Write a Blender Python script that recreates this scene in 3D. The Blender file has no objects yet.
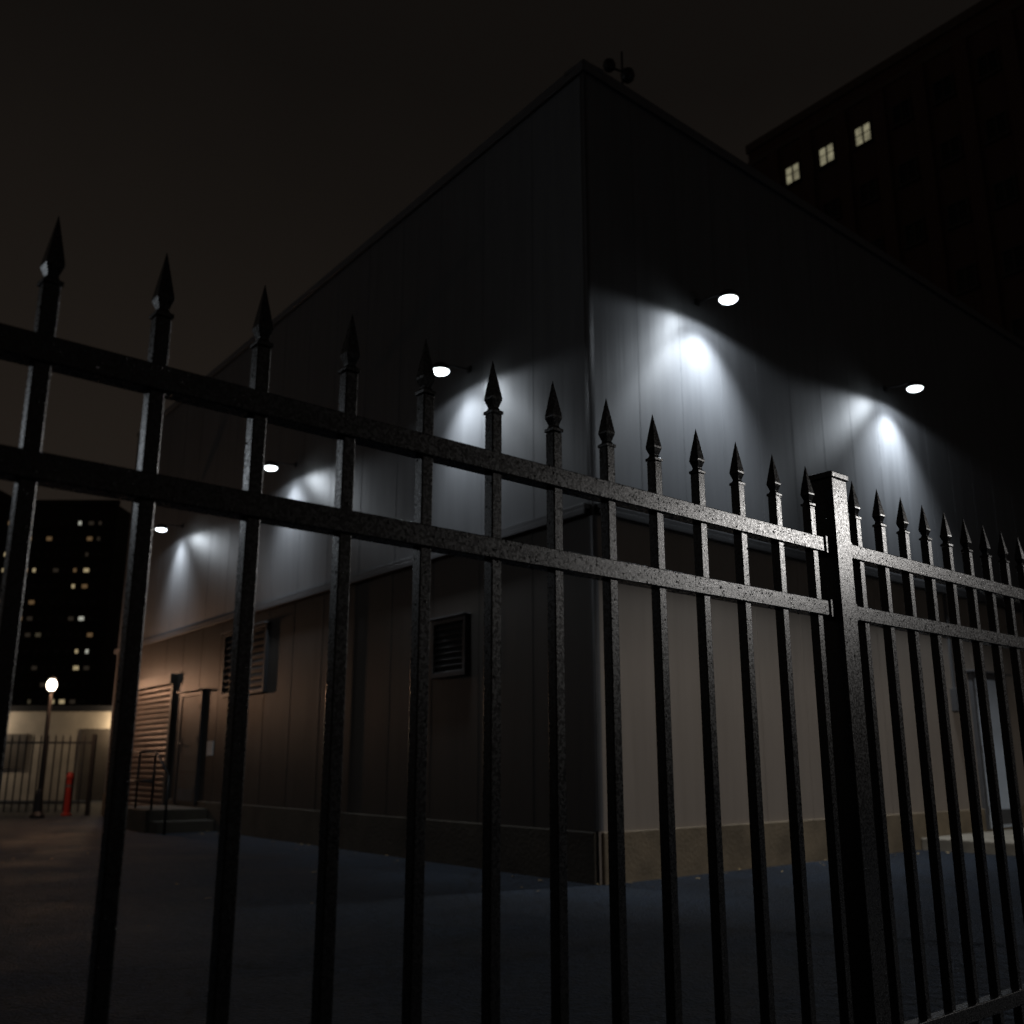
import bpy, bmesh, math, random
from mathutils import Vector, Matrix
random.seed(7)
scn = bpy.context.scene
scn.view_settings.view_transform = 'Standard'
scn.view_settings.look = 'None'
scn.view_settings.exposure = 0

# ---------------------------------------------------------------- materials
def newmat(name):
    m = bpy.data.materials.new(name); m.use_nodes = True
    nt = m.node_tree
    b = nt.nodes['Principled BSDF']
    return m, nt, b

def N(nt, typ, **kw):
    n = nt.nodes.new(typ)
    for k, v in kw.items():
        setattr(n, k, v)
    return n

def ramp(nt, p0, c0, p1, c1):
    r = N(nt, 'ShaderNodeValToRGB')
    r.color_ramp.elements[0].position = p0; r.color_ramp.elements[0].color = (*c0, 1)
    r.color_ramp.elements[1].position = p1; r.color_ramp.elements[1].color = (*c1, 1)
    return r

def simple(name, col, rough=.6, metal=0., var=.25, scale=6., bump=.0, bscale=60., spec=.5):
    m, nt, b = newmat(name)
    tc = N(nt, 'ShaderNodeTexCoord')
    n = N(nt, 'ShaderNodeTexNoise'); n.inputs['Scale'].default_value = scale; n.inputs['Detail'].default_value = 6
    nt.links.new(tc.outputs['Object'], n.inputs['Vector'])
    r = ramp(nt, .3, [c*(1-var) for c in col], .7, [min(1, c*(1+var)) for c in col])
    nt.links.new(n.outputs['Fac'], r.inputs['Fac'])
    nt.links.new(r.outputs['Color'], b.inputs['Base Color'])
    b.inputs['Roughness'].default_value = rough
    b.inputs['Metallic'].default_value = metal
    b.inputs['Specular IOR Level'].default_value = spec
    if bump:
        n2 = N(nt, 'ShaderNodeTexNoise'); n2.inputs['Scale'].default_value = bscale; n2.inputs['Detail'].default_value = 4
        nt.links.new(tc.outputs['Object'], n2.inputs['Vector'])
        bp = N(nt, 'ShaderNodeBump'); bp.inputs['Strength'].default_value = bump; bp.inputs['Distance'].default_value = .01
        nt.links.new(n2.outputs['Fac'], bp.inputs['Height'])
        nt.links.new(bp.outputs['Normal'], b.inputs['Normal'])
    return m

def emis(name, col, s):
    m, nt, b = newmat(name)
    b.inputs['Base Color'].default_value = (*[c*.3 for c in col], 1)
    b.inputs['Emission Color'].default_value = (*col, 1)
    b.inputs['Emission Strength'].default_value = s
    return m

def siding(name, d, col, rough, spec, stain=.2, metal=0., aniso=0.):
    """sheet metal cladding; d = horizontal direction along the wall"""
    m, nt, b = newmat(name)
    geo = N(nt, 'ShaderNodeNewGeometry')
    dot = N(nt, 'ShaderNodeVectorMath', operation='DOT_PRODUCT')
    dot.inputs[1].default_value = (d[0], d[1], 0)
    nt.links.new(geo.outputs['Position'], dot.inputs[0])
    sep = N(nt, 'ShaderNodeSeparateXYZ'); nt.links.new(geo.outputs['Position'], sep.inputs[0])
    def vec(k, j):
        a = N(nt, 'ShaderNodeMath', operation='MULTIPLY'); a.inputs[1].default_value = k
        nt.links.new(dot.outputs['Value'], a.inputs[0])
        c = N(nt, 'ShaderNodeMath', operation='MULTIPLY'); c.inputs[1].default_value = j
        nt.links.new(sep.outputs['Z'], c.inputs[0])
        cb = N(nt, 'ShaderNodeCombineXYZ')
        nt.links.new(a.outputs[0], cb.inputs[0]); nt.links.new(c.outputs[0], cb.inputs[2])
        return cb
    fine = N(nt, 'ShaderNodeTexNoise'); fine.inputs['Scale'].default_value = 1; fine.inputs['Detail'].default_value = 3
    nt.links.new(vec(22, .15).outputs[0], fine.inputs['Vector'])
    can = N(nt, 'ShaderNodeTexNoise'); can.inputs['Scale'].default_value = 1; can.inputs['Detail'].default_value = 2
    nt.links.new(vec(1.6, .35).outputs[0], can.inputs['Vector'])
    strk = N(nt, 'ShaderNodeTexNoise'); strk.inputs['Scale'].default_value = 1; strk.inputs['Detail'].default_value = 8
    strk.inputs['Roughness'].default_value = .65
    nt.links.new(vec(7, .5).outputs[0], strk.inputs['Vector'])
    r = ramp(nt, .25, [c*(1-stain) for c in col], .75, [c*(1+stain) for c in col])
    nt.links.new(strk.outputs['Fac'], r.inputs['Fac'])
    nt.links.new(r.outputs['Color'], b.inputs['Base Color'])
    b1 = N(nt, 'ShaderNodeBump'); b1.inputs['Strength'].default_value = .35; b1.inputs['Distance'].default_value = .0035
    nt.links.new(fine.outputs['Fac'], b1.inputs['Height'])
    b2 = N(nt, 'ShaderNodeBump'); b2.inputs['Strength'].default_value = .5; b2.inputs['Distance'].default_value = .012
    nt.links.new(can.outputs['Fac'], b2.inputs['Height'])
    nt.links.new(b1.outputs['Normal'], b2.inputs['Normal'])
    nt.links.new(b2.outputs['Normal'], b.inputs['Normal'])
    b.inputs['Roughness'].default_value = rough
    b.inputs['Specular IOR Level'].default_value = spec
    b.inputs['Metallic'].default_value = metal
    if aniso:
        b.inputs['Anisotropic'].default_value = aniso
        tz = N(nt, 'ShaderNodeCombineXYZ'); tz.inputs[2].default_value = 1
        nt.links.new(tz.outputs[0], b.inputs['Tangent'])
    return m

def wetpaint():
    m, nt, b = newmat('black_wet_paint')
    tc = N(nt, 'ShaderNodeTexCoord')
    n1 = N(nt, 'ShaderNodeTexNoise'); n1.inputs['Scale'].default_value = 420; n1.inputs['Detail'].default_value = 3; n1.inputs['Roughness'].default_value = .6
    nt.links.new(tc.outputs['Object'], n1.inputs['Vector'])
    b1 = N(nt, 'ShaderNodeBump'); b1.inputs['Strength'].default_value = .5; b1.inputs['Distance'].default_value = .0004
    nt.links.new(n1.outputs['Fac'], b1.inputs['Height'])
    nt.links.new(b1.outputs['Normal'], b.inputs['Normal'])
    ns = N(nt, 'ShaderNodeTexNoise'); ns.inputs['Scale'].default_value = 160; ns.inputs['Detail'].default_value = 4
    nt.links.new(tc.outputs['Object'], ns.inputs['Vector'])
    rr = N(nt, 'ShaderNodeMapRange'); rr.inputs['From Min'].default_value = .35; rr.inputs['From Max'].default_value = .65
    rr.inputs['To Min'].default_value = .21; rr.inputs['To Max'].default_value = .33
    nt.links.new(ns.outputs['Fac'], rr.inputs['Value']); nt.links.new(rr.outputs[0], b.inputs['Roughness'])
    b.inputs['Base Color'].default_value = (.0035, .0035, .004, 1)
    b.inputs['Specular IOR Level'].default_value = .58
    return m

def asphalt():
    m, nt, b = newmat('asphalt')
    tc = N(nt, 'ShaderNodeTexCoord')
    big = N(nt, 'ShaderNodeTexNoise'); big.inputs['Scale'].default_value = .7; big.inputs['Detail'].default_value = 12; big.inputs['Roughness'].default_value = .7
    sm = N(nt, 'ShaderNodeTexNoise'); sm.inputs['Scale'].default_value = 18; sm.inputs['Detail'].default_value = 8; sm.inputs['Roughness'].default_value = .8
    vo = N(nt, 'ShaderNodeTexVoronoi'); vo.inputs['Scale'].default_value = 60
    ck = N(nt, 'ShaderNodeTexVoronoi', feature='DISTANCE_TO_EDGE'); ck.inputs['Scale'].default_value = .28
    wob = N(nt, 'ShaderNodeTexNoise'); wob.inputs['Scale'].default_value = 1.3; wob.inputs['Detail'].default_value = 6
    for n in (big, sm, vo, wob): nt.links.new(tc.outputs['Object'], n.inputs['Vector'])
    wm = N(nt, 'ShaderNodeMixRGB'); wm.blend_type = 'ADD'; wm.inputs['Fac'].default_value = 1.0
    nt.links.new(tc.outputs['Object'], wm.inputs['Color1']); nt.links.new(wob.outputs['Color'], wm.inputs['Color2'])
    nt.links.new(wm.outputs['Color'], ck.inputs['Vector'])
    ckr = ramp(nt, .0, (.35, .35, .35), .008, (1, 1, 1)); nt.links.new(ck.outputs['Distance'], ckr.inputs['Fac'])
    r = ramp(nt, .40, (.010, .0155, .026), .62, (.025, .037, .058))
    nt.links.new(big.outputs['Fac'], r.inputs['Fac'])
    r2 = ramp(nt, .40, (.35, .35, .35), .60, (1.65, 1.65, 1.65))
    nt.links.new(sm.outputs['Fac'], r2.inputs['Fac'])
    mx = N(nt, 'ShaderNodeMixRGB', blend_type='MULTIPLY'); mx.inputs['Fac'].default_value = 1
    nt.links.new(r.outputs['Color'], mx.inputs['Color1']); nt.links.new(r2.outputs['Color'], mx.inputs['Color2'])
    mx2 = N(nt, 'ShaderNodeMixRGB', blend_type='MULTIPLY'); mx2.inputs['Fac'].default_value = 1
    nt.links.new(mx.outputs['Color'], mx2.inputs['Color1']); nt.links.new(ckr.outputs['Color'], mx2.inputs['Color2'])
    nt.links.new(mx2.outputs['Color'], b.inputs['Base Color'])
    ad = N(nt, 'ShaderNodeMath', operation='ADD')
    nt.links.new(sm.outputs['Fac'], ad.inputs[0]); nt.links.new(vo.outputs['Distance'], ad.inputs[1])
    bp = N(nt, 'ShaderNodeBump'); bp.inputs['Strength'].default_value = 1.; bp.inputs['Distance'].default_value = .02
    nt.links.new(ad.outputs[0], bp.inputs['Height']); nt.links.new(bp.outputs['Normal'], b.inputs['Normal'])
    rr = N(nt, 'ShaderNodeMapRange'); rr.inputs['From Min'].default_value = .35; rr.inputs['From Max'].default_value = .65
    rr.inputs['To Min'].default_value = .55; rr.inputs['To Max'].default_value = .8
    nt.links.new(big.outputs['Fac'], rr.inputs['Value']); nt.links.new(rr.outputs[0], b.inputs['Roughness'])
    b.inputs['Specular IOR Level'].default_value = .3
    return m

def brick(name, c1, c2, mortar, scale=1.):
    m, nt, b = newmat(name)
    tc = N(nt, 'ShaderNodeTexCoord')
    mp = N(nt, 'ShaderNodeMapping'); mp.inputs['Rotation'].default_value = (math.radians(90), 0, 0)
    nt.links.new(tc.outputs['Object'], mp.inputs['Vector'])
    bt = N(nt, 'ShaderNodeTexBrick')
    bt.inputs['Color1'].default_value = (*c1, 1); bt.inputs['Color2'].default_value = (*c2, 1); bt.inputs['Mortar'].default_value = (*mortar, 1)
    bt.inputs['Scale'].default_value = 4*scale
    nt.links.new(mp.outputs[0], bt.inputs['Vector'])
    nt.links.new(bt.outputs['Color'], b.inputs['Base Color'])
    b.inputs['Roughness'].default_value = .85
    return m

# ---------------------------------------------------------------- geometry helpers
class Frame:
    def __init__(s, O, d, n=None):
        s.O = O; s.d = d
        if n is None:
            n = (d[1], -d[0])
            if n[1] > 0: n = (-n[0], -n[1])
        s.n = n
    def p(s, a, o, z):
        return Vector((s.O[0]+s.d[0]*a+s.n[0]*o, s.O[1]+s.d[1]*a+s.n[1]*o, z))

class MB:
    def __init__(s, fr): s.fr = fr; s.bm = bmesh.new()
    def poly8(s, pts):
        v = [s.bm.verts.new(p) for p in pts]
        for f in ((0,1,2,3),(4,5,6,7),(0,1,5,4),(1,2,6,5),(2,3,7,6),(3,0,4,7)):
            s.bm.faces.new([v[i] for i in f])
        return s
    def box(s, a0, a1, o0, o1, z0, z1, tilt=0):
        f = s.fr
        s.poly8([f.p(a0,o0,z0), f.p(a1,o0,z0), f.p(a1,o1,z0-tilt), f.p(a0,o1,z0-tilt),
                 f.p(a0,o0,z1), f.p(a1,o0,z1), f.p(a1,o1,z1-tilt), f.p(a0,o1,z1-tilt)])
        return s
    def quad(s, pts):
        s.bm.faces.new([s.bm.verts.new(p) for p in pts]); return s
    def lathe(s, c, prof, seg=16, rot=0, axis=Vector((0,0,1))):
        q = axis.normalized().to_track_quat('Z', 'Y')
        rings = []
        for r, h in prof:
            ring = []
            for i in range(seg):
                t = rot + 2*math.pi*i/seg
                ring.append(s.bm.verts.new(Vector(c) + q @ Vector((r*math.cos(t), r*math.sin(t), h))))
            rings.append(ring)
        for k in range(len(rings)-1):
            for i in range(seg):
                j = (i+1) % seg
                s.bm.faces.new([rings[k][i], rings[k][j], rings[k+1][j], rings[k+1][i]])
        s.bm.faces.new(rings[0]); s.bm.faces.new(rings[-1])
        return s
    def tube(s, a, b, r, seg=10):
        a = Vector(a); b = Vector(b)
        return s.lathe(a, [(r, 0), (r, (b-a).length)], seg, axis=(b-a))
    def done(s, name, mat, parent=None, smooth=False, bevel=0):
        bmesh.ops.recalc_face_normals(s.bm, faces=s.bm.faces)
        me = bpy.data.meshes.new(name); s.bm.to_mesh(me); s.bm.free()
        ob = bpy.data.objects.new(name, me); scn.collection.objects.link(ob)
        me.materials.append(mat)
        if parent: ob.parent = parent
        if smooth:
            for p in me.polygons: p.use_smooth = True
        if bevel:
            md = ob.modifiers.new('bevel', 'BEVEL'); md.width = bevel; md.segments = 2; md.limit_method = 'ANGLE'
            md.angle_limit = math.radians(40)
        return ob

def empty(name, loc=(0, 0, 0)):
    e = bpy.data.objects.new(name, None); scn.collection.objects.link(e)
    e.empty_display_size = .2
    return e

def light(name, kind, loc, parent, power, col, direction=None, **kw):
    l = bpy.data.lights.new(name, kind); l.energy = power; l.color = col
    for k, v in kw.items(): setattr(l, k, v)
    o = bpy.data.objects.new(name, l); scn.collection.objects.link(o)
    o.location = loc
    if direction is not None:
        o.rotation_euler = Vector(direction).to_track_quat('-Z', 'Y').to_euler()
    if parent: o.parent = parent
    return o

# ---------------------------------------------------------------- frames
C = (0.757, 9.12)
Ld = (-.5977, .8017)
Rd = (.7501, .6613)
FL = Frame(C, Ld); FR = Frame(C, Rd)
LEN_L, LEN_R, HT = 15.3, 19.0, 8.2
LEDGE = 3.37

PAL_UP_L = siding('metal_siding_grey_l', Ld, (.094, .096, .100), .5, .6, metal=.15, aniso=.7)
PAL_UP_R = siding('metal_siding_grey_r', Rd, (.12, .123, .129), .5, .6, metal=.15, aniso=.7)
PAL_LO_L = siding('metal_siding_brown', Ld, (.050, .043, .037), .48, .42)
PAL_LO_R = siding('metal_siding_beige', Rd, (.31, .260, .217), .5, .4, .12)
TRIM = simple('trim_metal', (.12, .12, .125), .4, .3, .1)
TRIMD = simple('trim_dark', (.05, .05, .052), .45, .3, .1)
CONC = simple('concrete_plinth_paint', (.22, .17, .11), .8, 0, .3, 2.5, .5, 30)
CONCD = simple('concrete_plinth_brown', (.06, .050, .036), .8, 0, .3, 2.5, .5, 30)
CONCS = simple('concrete_step_mat', (.32, .28, .22), .85, 0, .25, 5, .4, 60)
ROOF = simple('roof_membrane', (.06, .06, .06), .9)
DOORM = simple('door_paint_grey', (.62, .70, .80), .5, 0, .08, 3)
DOORB = simple('door_paint_brown', (.08, .07, .06), .5, 0, .1, 3)
ROLLM = simple('roll_shutter_metal', (.09, .06, .045), .45, .2, .2, 3)
BLACK = simple('black_metal', (.015, .015, .016), .45, .2, .2)
LENS = emis('lamp_lens_white', (.85, .95, 1.0), 9)
PAPER = simple('sign_white', (.7, .7, .68), .6, 0, .05)

# ---------------------------------------------------------------- warehouse
B = empty('metal_clad_warehouse')
far = (C[0]+Ld[0]*LEN_L+Rd[0]*LEN_R, C[1]+Ld[1]*LEN_L+Rd[1]*LEN_R)
le = FL.p(LEN_L, 0, 0); re_ = FR.p(LEN_R, 0, 0)

def wallquad(fr, s0, s1, z0, z1, name, mat):
    m = MB(fr); m.quad([fr.p(s0,0,z0), fr.p(s1,0,z0), fr.p(s1,0,z1), fr.p(s0,0,z1)])
    return m.done(name, mat, B)
def outward(ob, n):
    me = ob.data
    if me.polygons[0].normal.dot(Vector((n[0], n[1], 0))) < 0:
        me.flip_normals()
outward(wallquad(FL, 0, LEN_L, LEDGE, HT, 'wall_upper_left', PAL_UP_L), FL.n)
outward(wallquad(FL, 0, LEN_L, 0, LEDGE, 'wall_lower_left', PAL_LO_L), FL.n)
outward(wallquad(FR, 0, LEN_R, LEDGE, HT, 'wall_upper_right', PAL_UP_R), FR.n)
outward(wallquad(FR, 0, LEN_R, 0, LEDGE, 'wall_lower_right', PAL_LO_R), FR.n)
m = MB(FL)
m.quad([Vector((le.x, le.y, 0)), Vector((far[0], far[1], 0)), Vector((far[0], far[1], HT)), Vector((le.x, le.y, HT))])
m.quad([Vector((re_.x, re_.y, 0)), Vector((far[0], far[1], 0)), Vector((far[0], far[1], HT)), Vector((re_.x, re_.y, HT))])
m.done('wall_back', PAL_UP_L, B)
m = MB(FL)
m.quad([Vector((C[0], C[1], HT-.12)), Vector((le.x, le.y, HT-.12)), Vector((far[0], far[1], HT-.12)), Vector((re_.x, re_.y, HT-.12))])
m.done('roof', ROOF, B)

for fr, n, nm, up, lo, off in ((FL, LEN_L, 'left', PAL_UP_L, PAL_LO_L, .9), (FR, LEN_R, 'right', PAL_UP_R, PAL_LO_R, .73)):
    m = MB(fr); m2 = MB(fr)
    s = off
    while s < n-.1:
        m.box(s-.004, s+.004, -.01, .002, LEDGE+.05, HT-.1)
        s += .69 if nm == 'right' else .93
    s = .82 if nm == 'right' else .93
    while s < n-.1:
        m2.box(s-.006, s+.006, -.01, .003, .43, LEDGE-.09)
        s += .85 if nm == 'right' else .93
    m.done('seams_upper_'+nm, up, B); m2.done('seams_lower_'+nm, lo, B)
    m = MB(fr)
    m.box(.02, n, -.01, .085, LEDGE-.03, LEDGE+.02)
    m.box(.02, n, .072, .088, LEDGE-.085, LEDGE-.03)
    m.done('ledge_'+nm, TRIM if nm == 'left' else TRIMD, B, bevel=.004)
    m = MB(fr)
    m.box(-.04, n, -.25, .045, HT-.01, HT+.03)
    m.box(-.035, n, .030, .0445, HT-.09, HT-.0103)
    m.done('roof_coping_'+nm, TRIM, B, bevel=.003)
    m = MB(fr)
    m.box(0.03, n, -.02, .035, -.1, .43)
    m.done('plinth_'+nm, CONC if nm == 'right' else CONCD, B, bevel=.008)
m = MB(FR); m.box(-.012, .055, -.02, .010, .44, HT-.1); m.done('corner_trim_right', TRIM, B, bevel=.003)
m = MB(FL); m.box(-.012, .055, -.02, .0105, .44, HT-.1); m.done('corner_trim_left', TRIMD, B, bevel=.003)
m = MB(FL); m.box(LEN_L-.06, LEN_L+.01, -.02, .014, .44, HT-.1); m.done('corner_trim_end', TRIM, B)

def louvre(fr, s0, s1, z0, z1, name, k=9):
    e = MB(fr)
    t = .05
    e.box(s0-t, s0, -.01, .06, z0-t, z1+t); e.box(s1, s1+t, -.01, .06, z0-t, z1+t)
    e.box(s0, s1, -.01, .061, z1, z1+t); e.box(s0, s1, -.01, .061, z0-t, z0)
    e.done(name+'_frame', TRIMD, B, bevel=.003)
    e = MB(fr); e.box(s0-t-.03, s1+t+.03, -.01, .11, z1+t+.002, z1+t+.02)
    e.done(name+'_flashing', TRIM, B, bevel=.003)
    e = MB(fr); e.box(s0, s1, -.005, .008, z0, z1); e.done(name+'_back', BLACK, B)
    e = MB(fr); h = (z1-z0)/k
    for i in range(k):
        z = z0+h*(i+.55)
        e.box(s0+.003, s1-.003, .01, .05, z, z+.008, tilt=h*.55)
    e.done(name+'_slats', TRIMD, B)
louvre(FL, 7.4, 9.0, 2.1, 3.02, 'louvre_large')
louvre(FL, 2.08, 2.66, 1.98, 2.52, 'louvre_small', 8)

s0, s1 = 11.5, 13.75
m = MB(FL)
m.box(s0-.12, s0, -.01, .07, 0.01, 2.42); m.box(s1, s1+.12, -.01, .07, 0.01, 2.42); m.box(s0-.12, s1+.12, -.01, .12, 2.423, 2.6)
m.done('shutter_frame', DOORB, B, bevel=.005)
m = MB(FL)
for i in range(24):
    z = .02+i*.1
    m.poly8([FL.p(s0,.036,z), FL.p(s1,.036,z), FL.p(s1,.05,z+.03), FL.p(s0,.05,z+.03),
             FL.p(s0,.036,z+.098), FL.p(s1,.036,z+.098), FL.p(s1,.05,z+.07), FL.p(s0,.05,z+.07)])
m.done('shutter_slats', ROLLM, B)

def door(fr, s0, s1, z0, z1, name, mat, frame):
    m = MB(fr)
    m.box(s0-.07, s0, -.01, .06, z0, z1+.07); m.box(s1, s1+.07, -.01, .06, z0, z1+.07); m.box(s0, s1, -.01, .0605, z1, z1+.07)
    m.box(s0-.12, s1+.12, -.01, .13, z1+.072, z1+.1)
    m.done(name+'_frame', frame, B, bevel=.004)
    m = MB(fr)
    m.box(s0+.005, s1-.005, -.005, .045, z0+.01, z1-.005)
    m.done(name+'_leaf', mat, B, bevel=.004)
    m = MB(fr)
    m.box(s1-.13, s1-.09, .045, .052, z0+.85, z0+1.1)
    m.tube(fr.p(s1-.11,.05,z0+1.), fr.p(s1-.11,.1,z0+1.), .011); m.tube(fr.p(s1-.11,.1,z0+1.), fr.p(s1-.24,.1,z0+1.), .011)
    for z in (z0+.2, z0+1., z1-.25): m.tube(fr.p(s0+.002,.055,z), fr.p(s0+.002,.055,z+.1), .012)
    m.box(s0+.1, s1-.1, .045, .0475, z0+.05, z0+.25)
    m.done(name+'_hardware', TRIM, B)
door(FL, 9.95, 10.85, .36, 2.15, 'side_door', DOORB, TRIMD)
door(FR, 7.5, 8.45, .16, 2.18, 'front_door', DOORM, TRIM)
m = MB(FL); m.box(9.35, 9.6, .0, .016, 1.15, 1.38); m.done('door_notice', PAPER, B)
m = MB(FR); m.box(6.85, 7.05, .0, .09, 1.7, 2.0); m.box(6.93, 6.97, .0, .04, 2.0, 3.28); m.done('electric_box', TRIM, B, bevel=.006)
m = MB(FL); m.tube(FL.p(4.9,.05,.44), FL.p(4.9,.05,3.27), .022)
m.done('conduit', PAL_LO_L, B)

e = empty('concrete_step')
m = MB(FR); m.box(5.6, 9.2, .04, 1.25, -.05, .14); m.done('slab', CONCS, e, bevel=.015)
e = empty('concrete_stoop')
m = MB(FL); m.box(9.3, 11.1, .04, 1.0, -.05, .33); m.box(8.95, 9.298, .05, .95, -.05, .17); m.done('platform', CONCD, e, bevel=.015)
e = empty('metal_handrail')
m = MB(FL)
for s in (9.4, 10.2, 11.0): m.tube(FL.p(s,.9,.3), FL.p(s,.9,1.2), .02)
for z in (.75, 1.2): m.tube(FL.p(9.4,.9,z), FL.p(11.0,.9,z), .02)
m.tube(FL.p(9.4,.9,1.2), FL.p(8.7,.9,.85), .02); m.tube(FL.p(8.7,.9,.85), FL.p(8.7,.9,0), .02)
m.done('rails', BLACK, e, smooth=True)

def wall_lamp(fr, s, z, off, power, wide=.11, tilt=.4):
    e = empty('wall_lamp')
    m = MB(fr)
    m.box(s-.03, s+.03, -.005, .02, z+.07, z+.14)
    m.tube(fr.p(s,.02,z+.105), fr.p(s,off-.05,z+.08), .009)
    m.done('bracket', BLACK, e)
    m = MB(fr)
    ax = Vector((0, 0, 1))
    c = fr.p(s, off, z)
    m.lathe(c, [(.105, -.012), (.112, -.012), (.112, .0), (.105, .03), (.07, .07), (.03, .09)], 28, axis=ax)
    m.done('shade', BLACK, e, smooth=False)
    m = MB(fr)
    m.lathe(c + Vector((0,0,-.018)), [(.05, -.030), (.08, -.018), (.098, 0), (.098, .006)], 28, axis=ax)
    m.done('lens', LENS, e, smooth=True)
    nn = Vector((fr.n[0], fr.n[1], 0))
    light('fill_light_right', 'SPOT', c + Vector((0,0,-.075)), e, power*wide, (.84, .92, 1.0), Vector((0,0,-1)),
          spot_size=math.radians(174), spot_blend=.18, shadow_soft_size=.08)
    light('lamp_beam', 'SPOT', c + Vector((0,0,-.08)), e, power, (.84, .92, 1.0), (-nn*tilt + Vector((0,0,-1))),
          spot_size=math.radians(98), spot_blend=1., shadow_soft_size=.09)
for s, z in ((2.08, 5.32), (6.75, 5.31), (11.77, 5.31)): wall_lamp(FL, s, z, .40, 210, .14, .52)
for s, z in ((1.74, 5.91), (5.86, 5.94)): wall_lamp(FR, s, z, .43, 470, .09, .40)

e = empty('roof_antenna')
m = MB(FL)
b0 = Vector((1.28, 10.0, HT-.15))
m.tube(b0, b0+Vector((0,0,1.02)), .012); m.tube(b0+Vector((-.2,0,.84)), b0+Vector((.12,0,.70)), .014)
m.lathe(b0+Vector((-.15,0,.84)), [(.03,-.08),(.065,-.05),(.075,0),(.06,.05),(.02,.08)], 14)
m.lathe(b0+Vector((.06,0,.70)), [(.03,-.09),(.07,-.05),(.085,0),(.07,.06),(.02,.09)], 14)
m.done('mast', BLACK, e, smooth=True)

# ---------------------------------------------------------------- iron fence
WET = wetpaint()
al = math.atan(1188/1031.5)
FF = Frame((-2.154, 0), (math.sin(al), math.cos(al)))

def spear_fence(name, fr, posts, pickets, ztip, zr, mat, pw=.024, rw=.036, rh=.04, bevel=.0022, zb=.35):
    e = empty(name)
    m = MB(fr)
    for s in pickets:
        h = pw/2
        nk = ztip-.105+random.uniform(-.002, .002)
        m.box(s-h, s+h, -h, h, zb-.13, nk)
    m.done('pickets', mat, e, bevel=bevel)
    m = MB(fr)
    ang = math.atan2(fr.d[1], fr.d[0])
    for s in pickets:
        c = fr.p(s, 0, ztip-.105)
        r2 = math.sqrt(2)
        m.lathe(c, [(.0140*r2, 0), (.0140*r2, .006), (.0095*r2, .009), (.0075*r2, .014), (.0128*r2, .030), (.0128*r2, .034), (.0085*r2, .062), (.0006, .112)], 4, rot=math.pi/4, axis=Vector((0,0,1)))
    ob = m.done('spear_points', mat, e, bevel=.0006)
    me = ob.data
    per = 32
    for i, s in enumerate(pickets):
        c = fr.p(s, 0, 0)
        R = Matrix.Rotation(ang, 3, 'Z') @ Matrix.Rotation(random.uniform(-.05,.05), 3, 'Z')
        lean = Vector((random.uniform(-.02,.02), random.uniform(-.02,.02), 0))
        for v in me.vertices[i*per:(i+1)*per]:
            d = R @ (v.co - Vector((c.x, c.y, 0)))
            v.co = Vector((c.x, c.y, 0)) + d + lean*max(0, v.co.z-(ztip-.105))
    m = MB(fr)
    for i in range(len(posts)-1):
        a, b = posts[i]+.035, posts[i+1]-.035
        for z in zr:
            m.box(a, b, -rw/2, rw/2, z-rh/2, z+rh/2)
            m.box(a-.002, a+.03, -rw/2-.004, rw/2+.004, z-rh/2-.004, z+rh/2+.004)
            m.box(b-.03, b+.002, -rw/2-.004, rw/2+.004, z-rh/2-.004, z+rh/2+.004)
    m.done('rails', mat, e, bevel=bevel)
    m = MB(fr)
    for s in posts:
        m.box(s-.036, s+.036, -.036, .036, -.05, ztip-.02)
        m.box(s-.041, s+.041, -.041, .041, ztip-.02, ztip-.004)
        m.lathe(fr.p(s,0,ztip-.004), [(.04*1.414,0),(.012,.012)], 4, rot=ang+math.pi/4)
    m.done('posts', mat, e, bevel=bevel)
    return e
P = 3.985
p1 = [3.885, 3.733, 3.58, 3.427, 3.275, 3.122, 2.966, 2.805, 2.642, 2.478, 2.312, 2.145, 1.983, 1.822, 1.662]
p2 = [P+.125+.134*k for k in range(0, 16)]
p3 = [P+2.235+.125+.134*k for k in range(0, 16)]
p0 = [1.662-.21-.1583*k for k in range(0, 15)]
posts = [1.662-.21-.1583*14-.105, 1.662-.105, P, P+2.235, P+4.47]
ZR = (1.56, 1.392, .355)
fence = spear_fence('iron_spear_fence', FF, posts, p0+p1+p2+p3, 1.765, ZR, WET)

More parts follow.
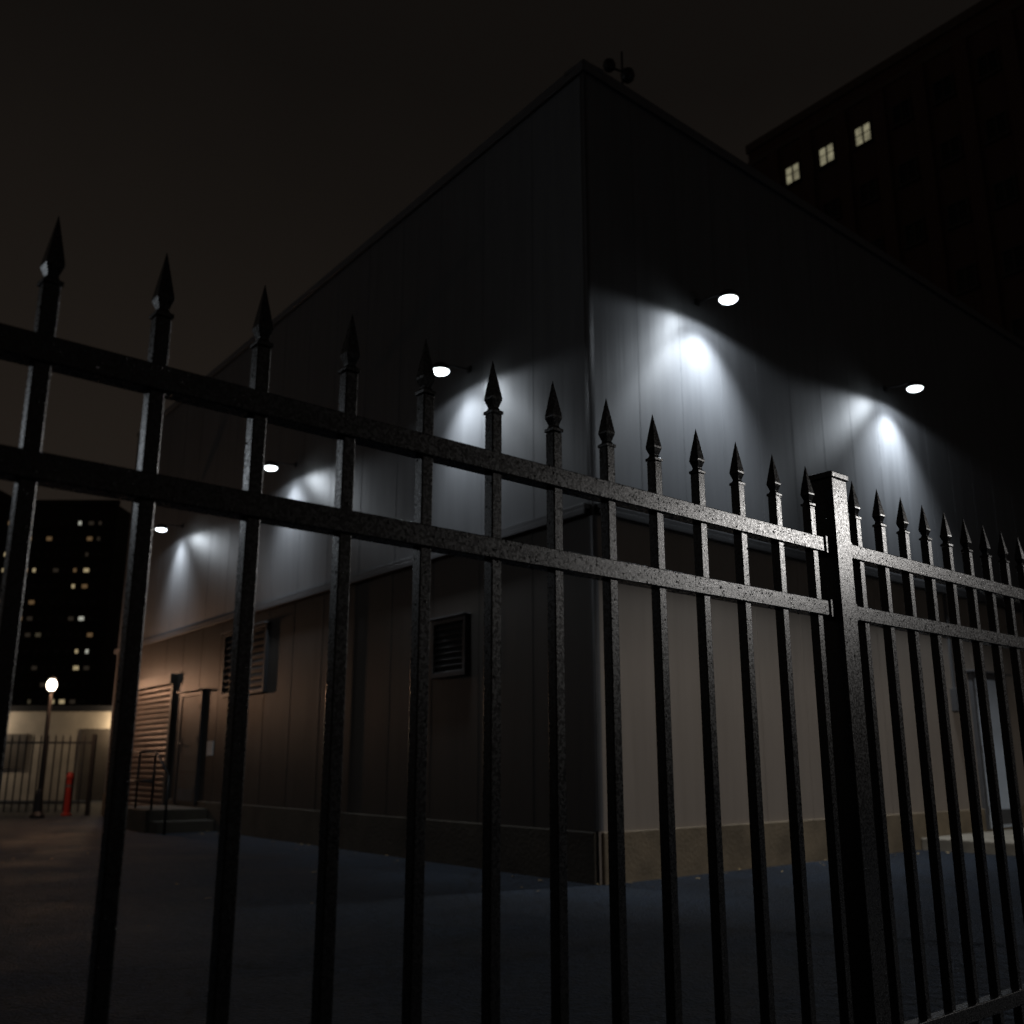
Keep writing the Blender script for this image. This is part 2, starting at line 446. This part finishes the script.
# rain drops sitting on the fence: small domes on every face
def droplets(parent):
    wm, nt, b = newmat('water_drop')
    tc = N(nt, 'ShaderNodeTexCoord'); n = N(nt, 'ShaderNodeTexNoise'); n.inputs['Scale'].default_value = 3
    nt.links.new(tc.outputs['Object'], n.inputs['Vector'])
    r = ramp(nt, .3, (.004,.004,.0045), .7, (.007,.007,.008)); nt.links.new(n.outputs['Fac'], r.inputs['Fac'])
    nt.links.new(r.outputs['Color'], b.inputs['Base Color'])
    b.inputs['Roughness'].default_value = .15; b.inputs['Specular IOR Level'].default_value = .9
    rg = random.Random(3)
    V = []; Fc = []
    dv = Vector((FF.d[0], FF.d[1], 0)); nv = Vector((FF.n[0], FF.n[1], 0)); zv = Vector((0,0,1))
    def dome(c, up, t1, t2, r):
        k = len(V); el = rg.uniform(.9, 1.35)
        for rad, h in ((1.0, -.05), (.72, .42)):
            for i in range(6):
                a = i*math.pi/3
                V.append(c + t1*(r*rad*math.cos(a)) + t2*(r*rad*el*math.sin(a)) + up*(r*h))
        V.append(c + up*(r*.62))
        for i in range(6):
            j = (i+1) % 6
            Fc.append((k+i, k+j, k+6+j, k+6+i)); Fc.append((k+6+i, k+6+j, k+12))
    def rad(): return min(.0024, .0006+rg.expovariate(1/.00045))
    smin, smax = 1.6, 6.6
    for z in ZR[:2]:
        n_ = int((smax-smin)*800)
        for _ in range(n_):
            s = rg.uniform(smin, smax)
            dome(FF.p(s, .018, z+rg.uniform(-.018, .018)), nv, dv, zv, rad())
        for _ in range(int(n_*.3)):
            s = rg.uniform(smin, smax)
            dome(FF.p(s, rg.uniform(-.016,.016), z-.02), -zv, dv, nv, rad()*1.2)
    for s in [p for p in p1+p2+p3 if smin < p < smax]:
        for _ in range(120):
            z = rg.uniform(.3, 1.655)
            if any(abs(z-q) < .023 for q in ZR): continue
            dome(FF.p(s+rg.uniform(-.01,.01), .012, z), nv, dv, zv, rad())
            z = rg.uniform(.3, 1.655)
            if any(abs(z-q) < .023 for q in ZR): continue
            dome(FF.p(s-.012, rg.uniform(-.01,.01), z), -dv, nv, zv, rad())
    for _ in range(900):
        z = rg.uniform(.3, 1.74)
        dome(FF.p(P+rg.uniform(-.033,.033), .036, z), nv, dv, zv, rad())
        dome(FF.p(P-.036, rg.uniform(-.033,.033), rg.uniform(.3,1.74)), -dv, nv, zv, rad())
    me = bpy.data.meshes.new('rain_drops'); me.from_pydata([tuple(v) for v in V], [], Fc); me.update()
    bm = bmesh.new(); bm.from_mesh(me); bmesh.ops.recalc_face_normals(bm, faces=bm.faces); bm.to_mesh(me); bm.free()
    for p in me.polygons: p.use_smooth = True
    ob = bpy.data.objects.new('rain_drops', me); scn.collection.objects.link(ob); me.materials.append(wm); ob.parent = parent
droplets(fence)

FD = Frame((-17, 21.2), (1, .02))
spear_fence('iron_spear_fence', FD, [0, 3, 6, 8.3], [0.15+.15*k for k in range(54) if abs((0.15+.15*k) % 3) > .05], 1.62, (1.45, .25), BLACK, bevel=0, zb=.2)

# ---------------------------------------------------------------- ground
m = MB(FL); m.quad([Vector((-300,-100,0)), Vector((300,-100,0)), Vector((300,400,0)), Vector((-300,400,0))])
g = m.done('asphalt_ground', asphalt())
leafm = simple('dry_leaf', (.35, .24, .10), .7, 0, .4, 30)
m = MB(FR)
for i in range(110):
    if i < 50: s = random.uniform(-.1, 9); o = abs(random.gauss(0, .25))+.05; fr = FR
    elif i < 90: s = random.uniform(0, 13); o = abs(random.gauss(0, .3))+.05; fr = FL
    else: s = random.uniform(-1, 8); o = random.uniform(.4, 4); fr = FL
    if fr is FR and 5.5 < s < 9.3: continue
    c = fr.p(s, o, .012); r = random.uniform(.015, .035); t = random.uniform(0, 6.28)
    pts = []
    for k, (u, w) in enumerate(((-1,0),(-.3,.5),(.5,.4),(1,0),(.5,-.4),(-.3,-.5))):
        pts.append(c + Vector(((u*math.cos(t)-w*math.sin(t))*r, (u*math.sin(t)+w*math.cos(t))*r, random.uniform(0,.012))))
    m.quad(pts)
m.done('fallen_leaves', leafm)

# ---------------------------------------------------------------- tall brick building (behind right)
T = empty('brick_apartment_tower')
FT = Frame((13.4, 50), (.5977, -.8017), (-.8017, -.5977))
BR = brick('dark_brick', (.13, .065, .05), (.10, .05, .04), (.12, .10, .09))
WL, TH = 34., 34.6
m = MB(FT); m.box(0, WL, -22, 0, 0, TH); m.done('brick_walls', BR, T)
m = MB(FT); m.box(-.08, WL+.15, -22.15, .12, TH, TH+.5); m.box(-.05, WL+.05, -22.05, .08, TH-.9, TH-.6); m.done('cornice', simple('cornice_stone', (.12,.09,.075), .8), T)
DG = simple('dark_glass', (.01, .011, .013), .12, 0, .1)
WF = simple('window_frame_paint', (.07, .06, .055), .6)
def lit_mat(name, col, st):
    m, nt, b = newmat(name)
    tc = N(nt, 'ShaderNodeTexCoord'); n = N(nt, 'ShaderNodeTexNoise'); n.inputs['Scale'].default_value = 2.2; n.inputs['Detail'].default_value = 3
    nt.links.new(tc.outputs['Object'], n.inputs['Vector'])
    mr = N(nt, 'ShaderNodeMapRange'); mr.inputs['From Min'].default_value = .3; mr.inputs['From Max'].default_value = .7
    mr.inputs['To Min'].default_value = st*.55; mr.inputs['To Max'].default_value = st*1.3
    nt.links.new(n.outputs['Fac'], mr.inputs['Value']); nt.links.new(mr.outputs[0], b.inputs['Emission Strength'])
    b.inputs['Emission Color'].default_value = (*col, 1); b.inputs['Base Color'].default_value = (.1,.1,.08,1)
    return m
LITA = lit_mat('lit_window_warm', (1.0, .92, .60), .20)
mp_ = MB(FT); mg = MB(FT); ml = MB(FT); mf = MB(FT)
cols = [.72+2.17*k for k in range(15)]
lit = {(0, 1), (0, 2), (0, 3)}
for r in range(10):
    for k, cx in enumerate(cols):
        z0 = 31.35-3.25*r; z1 = z0+.95
        a0, a1 = cx-.42, cx+.42
        tgt = ml if (r, k) in lit else mg
        tgt.quad([FT.p(a0,.02,z0), FT.p(a1,.02,z0), FT.p(a1,.02,z1), FT.p(a0,.02,z1)])
        mf.box(a0-.08, a0, .0, .09, z0-.08, z1+.08); mf.box(a1, a1+.08, .0, .09, z0-.08, z1+.08)
        mf.box(a0, a1, .0, .088, z1, z1+.08); mf.box(a0-.15, a1+.15, .0, .16, z0-.2, z0-.083)
        mf.box(cx-.04, cx+.04, .021, .07, z0, z1); mf.box(a0, a1, .021, .06, z0+.5, z0+.53)
for k in range(16):
    cx = -.36+2.17*k
    mp_.box(max(0,cx-.32), cx+.32, -.01, .3, 0, TH-1.0)
mp_.done('piers', BR, T); mg.done('windows_dark', DG, T); ml.done('windows_lit', LITA, T); mf.done('window_frames', WF, T)

# ---------------------------------------------------------------- distant city blocks on the left
def block(name, x0, x1, y, z, dep, colr, wl, ww, hgt, fl, prob, strength):
    T = empty(name); F = Frame((x0, y), (1, 0), (0, -1))
    m = MB(F); m.box(0, x1-x0, -dep, 0, 0, z); m.box(2, 6, -dep+2, -4, z, z+2.4); m.done('walls', simple(name+'_wall', colr, .85), T)
    m = MB(F); m.box(-.2, x1-x0+.2, -.3, .2, z, z+.7); m.done('parapet', simple(name+'_trim', colr, .85), T)
    mats = [emis(name+'_w1', (1., .8, .45), strength), emis(name+'_w2', (.95, .95, .8), strength*1.2), emis(name+'_w3', (1., .62, .3), strength*.3), emis(name+'_w4', (1., .85, .55), strength*.12), emis(name+'_w5', (1., .8, .6), strength*.05)]
    ms = [MB(F) for _ in mats]; md = MB(F); mfm = MB(F)
    n = int((x1-x0-1)/wl)
    zz = fl
    while zz < z-1.5:
        run = 0
        for k in range(n):
            a = .6+k*wl
            w_ = ww*random.choice((1, 1, .55))
            q = [F.p(a,.03,zz), F.p(a+w_,.03,zz), F.p(a+w_,.03,zz+hgt), F.p(a,.03,zz+hgt)]
            if random.random() < prob or (run and random.random() < .3):
                run = 1
                random.choice(ms).quad(q)
            else:
                run = 0
                md.quad(q)
        mfm.box(0, x1-x0, 0, .12, zz-.5, zz-.25)
        zz += fl
    for i, mm in enumerate(ms): mm.done('windows_lit_%d' % i, mats[i], T)
    md.done('windows_dark', DG, T); mfm.done('floor_bands', simple(name+'_band', colr, .8), T)
block('office_block', -92, -57, 140, 37.5, 20, (.05, .045, .04), 1.45, .75, .55, 2.3, .24, .30)
block('office_block', -150, -94, 165, 50, 20, (.04, .04, .04), 2.1, 1.0, .9, 3.1, .2, .4)
block('apartment_block', -55, -28, 180, 40, 20, (.05, .04, .035), 2.0, 1.0, .9, 3.0, .25, .4)

S = empty('low_utility_building')
FS = Frame((-22, 30.5), (1, 0), (0, -1))
m = MB(FS); m.box(0, 11.2, -6, 0, 0, 2.55); m.done('walls', simple('render_wall', (.42, .38, .32), .8, 0, .25, 1.2, .3, 20), S)
m = MB(FS); m.box(-.2, 11.4, -6.2, .25, 2.55, 2.72); m.done('roof_slab', TRIMD, S)
m = MB(FS); m.box(6.2, 7.6, 0, .05, .9, 1.9); m.box(9.2, 10.1, 0, .05, 0, 2.05); m.box(3.0, 5.2, 0, .05, 0, 2.1); m.done('doors', DOORB, S)
m = MB(FS); m.box(10.35, 10.5, 0, .12, 2.22, 2.36); m.done('wall_light', emis('warm_bulb2', (1., .8, .5), 14), S)
light('wall_light_glow', 'POINT', FS.p(10.42,.45,2.2), S, 50, (1., .75, .48), shadow_soft_size=.08)
m = MB(FS); m.box(6.0, 6.15, 0, .12, 2.22, 2.36); m.done('wall_light_b', emis('warm_bulb3', (1., .8, .5), 6), S)
light('wall_light_glow_b', 'POINT', FS.p(6.1,.6,2.2), S, 50, (1., .80, .58), shadow_soft_size=.08)

e = empty('red_bollard'); m = MB(FL)
m.lathe((-9.1, 21.3, 0), [(.10,0),(.10,.04),(.06,.05),(.06,.72),(.07,.73),(.07,.78),(.05,.84),(.02,.86)], 18)
m.done('post', simple('red_paint', (.26, .02, .012), .45), e, smooth=False)
m = MB(FL); m.lathe((-9.1, 21.3, .56), [(.062,0),(.062,.05)], 18); m.done('reflective_band', TRIM, e)

def street_lamp(x, y, h, bulb, st=7):
    e = empty('fill_lamp_right'); m = MB(FL)
    m.lathe((x, y, 0), [(.14,0),(.14,.05),(.09,.12),(.06,.5),(.045,.55),(.04,h-.16),(.07,h-.14),(.08,h-.12)], 16)
    m.lathe((x, y, h+.12), [(.05,-.01),(.09,0),(.06,.04),(.015,.07)], 16)
    m.done('pole', BLACK, e, smooth=False)
    m = MB(FL); m.lathe((x, y, h), [(.05,-.11),(.085,-.06),(.10,0),(.085,.06),(.05,.11)], 18)
    m.done('globe', emis('street_bulb', bulb, st), e, smooth=True)
    return e
e = street_lamp(-9.25, 20.34, 2.56, (1., .88, .7), 10)
light('fill_light_right', 'POINT', (-9.25+.2, 20.34-.16, 2.56), e, 66, (1., .54, .31), shadow_soft_size=.1)
e = street_lamp(-16., 8.0, 6.0, (.85, .93, 1.), 7)  # unseen lamp out of frame, added as a cool fill for the left wall
light('fill_light_right', 'POINT', (-15.7, 8.1, 6.0), e, 170, (.84, .92, 1.), shadow_soft_size=.12)

def fill_mast_lamp(x, y, h, power, col, half, blend):  # unseen fill lamp, added to light the lower right wall and fence rails
    e = empty('fill_lamp_right'); m = MB(FL)
    m.lathe((x, y, 0), [(.2,0),(.2,.06),(.1,.1),(.09,.6),(.06,h+.1),(.05,h+.15)], 18)
    m.tube((x, y, h+.08), (x-.7, y+.25, h+.12), .035)
    m.done('pole', BLACK, e)
    hx, hy = x-.9, y+.33
    m = MB(Frame((hx, hy), (.94, -.34)))
    m.box(-.3, .3, -.13, .13, h+.06, h+.15); m.done('head', BLACK, e, bevel=.02)
    m = MB(Frame((hx, hy), (.94, -.34)))
    m.box(-.24, .24, -.1, .1, h+.04, h+.06); m.done('lens', emis('fill_mast_lens', col, 10), e)
    light('fill_light_right', 'SPOT', (hx, hy, h-.02), e, power, col, (0, 0, -1), spot_size=math.radians(half*2), spot_blend=blend, shadow_soft_size=.12)
    light('upper_wall_fill', 'POINT', (hx-.1, hy, h-.1), e, power*.08, (.9,.95,1.), shadow_soft_size=.14)  # added point fill that lifts the dark upper wall
fill_mast_lamp(9.5, 3.4, 3.45, 430, (1., .96, .92), 86.3, .12)

# ---------------------------------------------------------------- night sky
w = bpy.data.worlds.new('World'); scn.world = w; w.use_nodes = True
nt = w.node_tree; bg = nt.nodes['Background']
tc = N(nt, 'ShaderNodeTexCoord'); sep = N(nt, 'ShaderNodeSeparateXYZ'); nt.links.new(tc.outputs['Generated'], sep.inputs[0])
r = ramp(nt, 0., (.0200, .0155, .0122), .62, (.0056, .0046, .0039))
el = r.color_ramp.elements.new(.3); el.color = (.0138, .0107, .0084, 1)
nz = N(nt, 'ShaderNodeTexNoise'); nz.inputs['Scale'].default_value = 1.6; nz.inputs['Detail'].default_value = 4
nt.links.new(tc.outputs['Generated'], nz.inputs['Vector'])
ma = N(nt, 'ShaderNodeMath', operation='MULTIPLY_ADD'); ma.inputs[1].default_value = .22
nt.links.new(nz.outputs['Fac'], ma.inputs[0])
sb = N(nt, 'ShaderNodeMath', operation='SUBTRACT'); sb.inputs[1].default_value = .11
nt.links.new(sep.outputs['Z'], sb.inputs[0]); nt.links.new(sb.outputs[0], ma.inputs[2])
nt.links.new(ma.outputs[0], r.inputs['Fac'])
nt.links.new(r.outputs['Color'], bg.inputs['Color']); bg.inputs['Strength'].default_value = 1.

# ---------------------------------------------------------------- camera
cam = bpy.data.cameras.new('camera'); co = bpy.data.objects.new('camera', cam); scn.collection.objects.link(co)
co.location = (0, 0, 1.0); co.rotation_euler = (math.radians(90+14.2), 0, 0)
cam.sensor_width = 36; cam.lens = 1000/1024*36
cam.clip_start = .05; cam.clip_end = 1000
cam.dof.use_dof = True; cam.dof.focus_distance = 2.6; cam.dof.aperture_fstop = 4.0
scn.camera = co
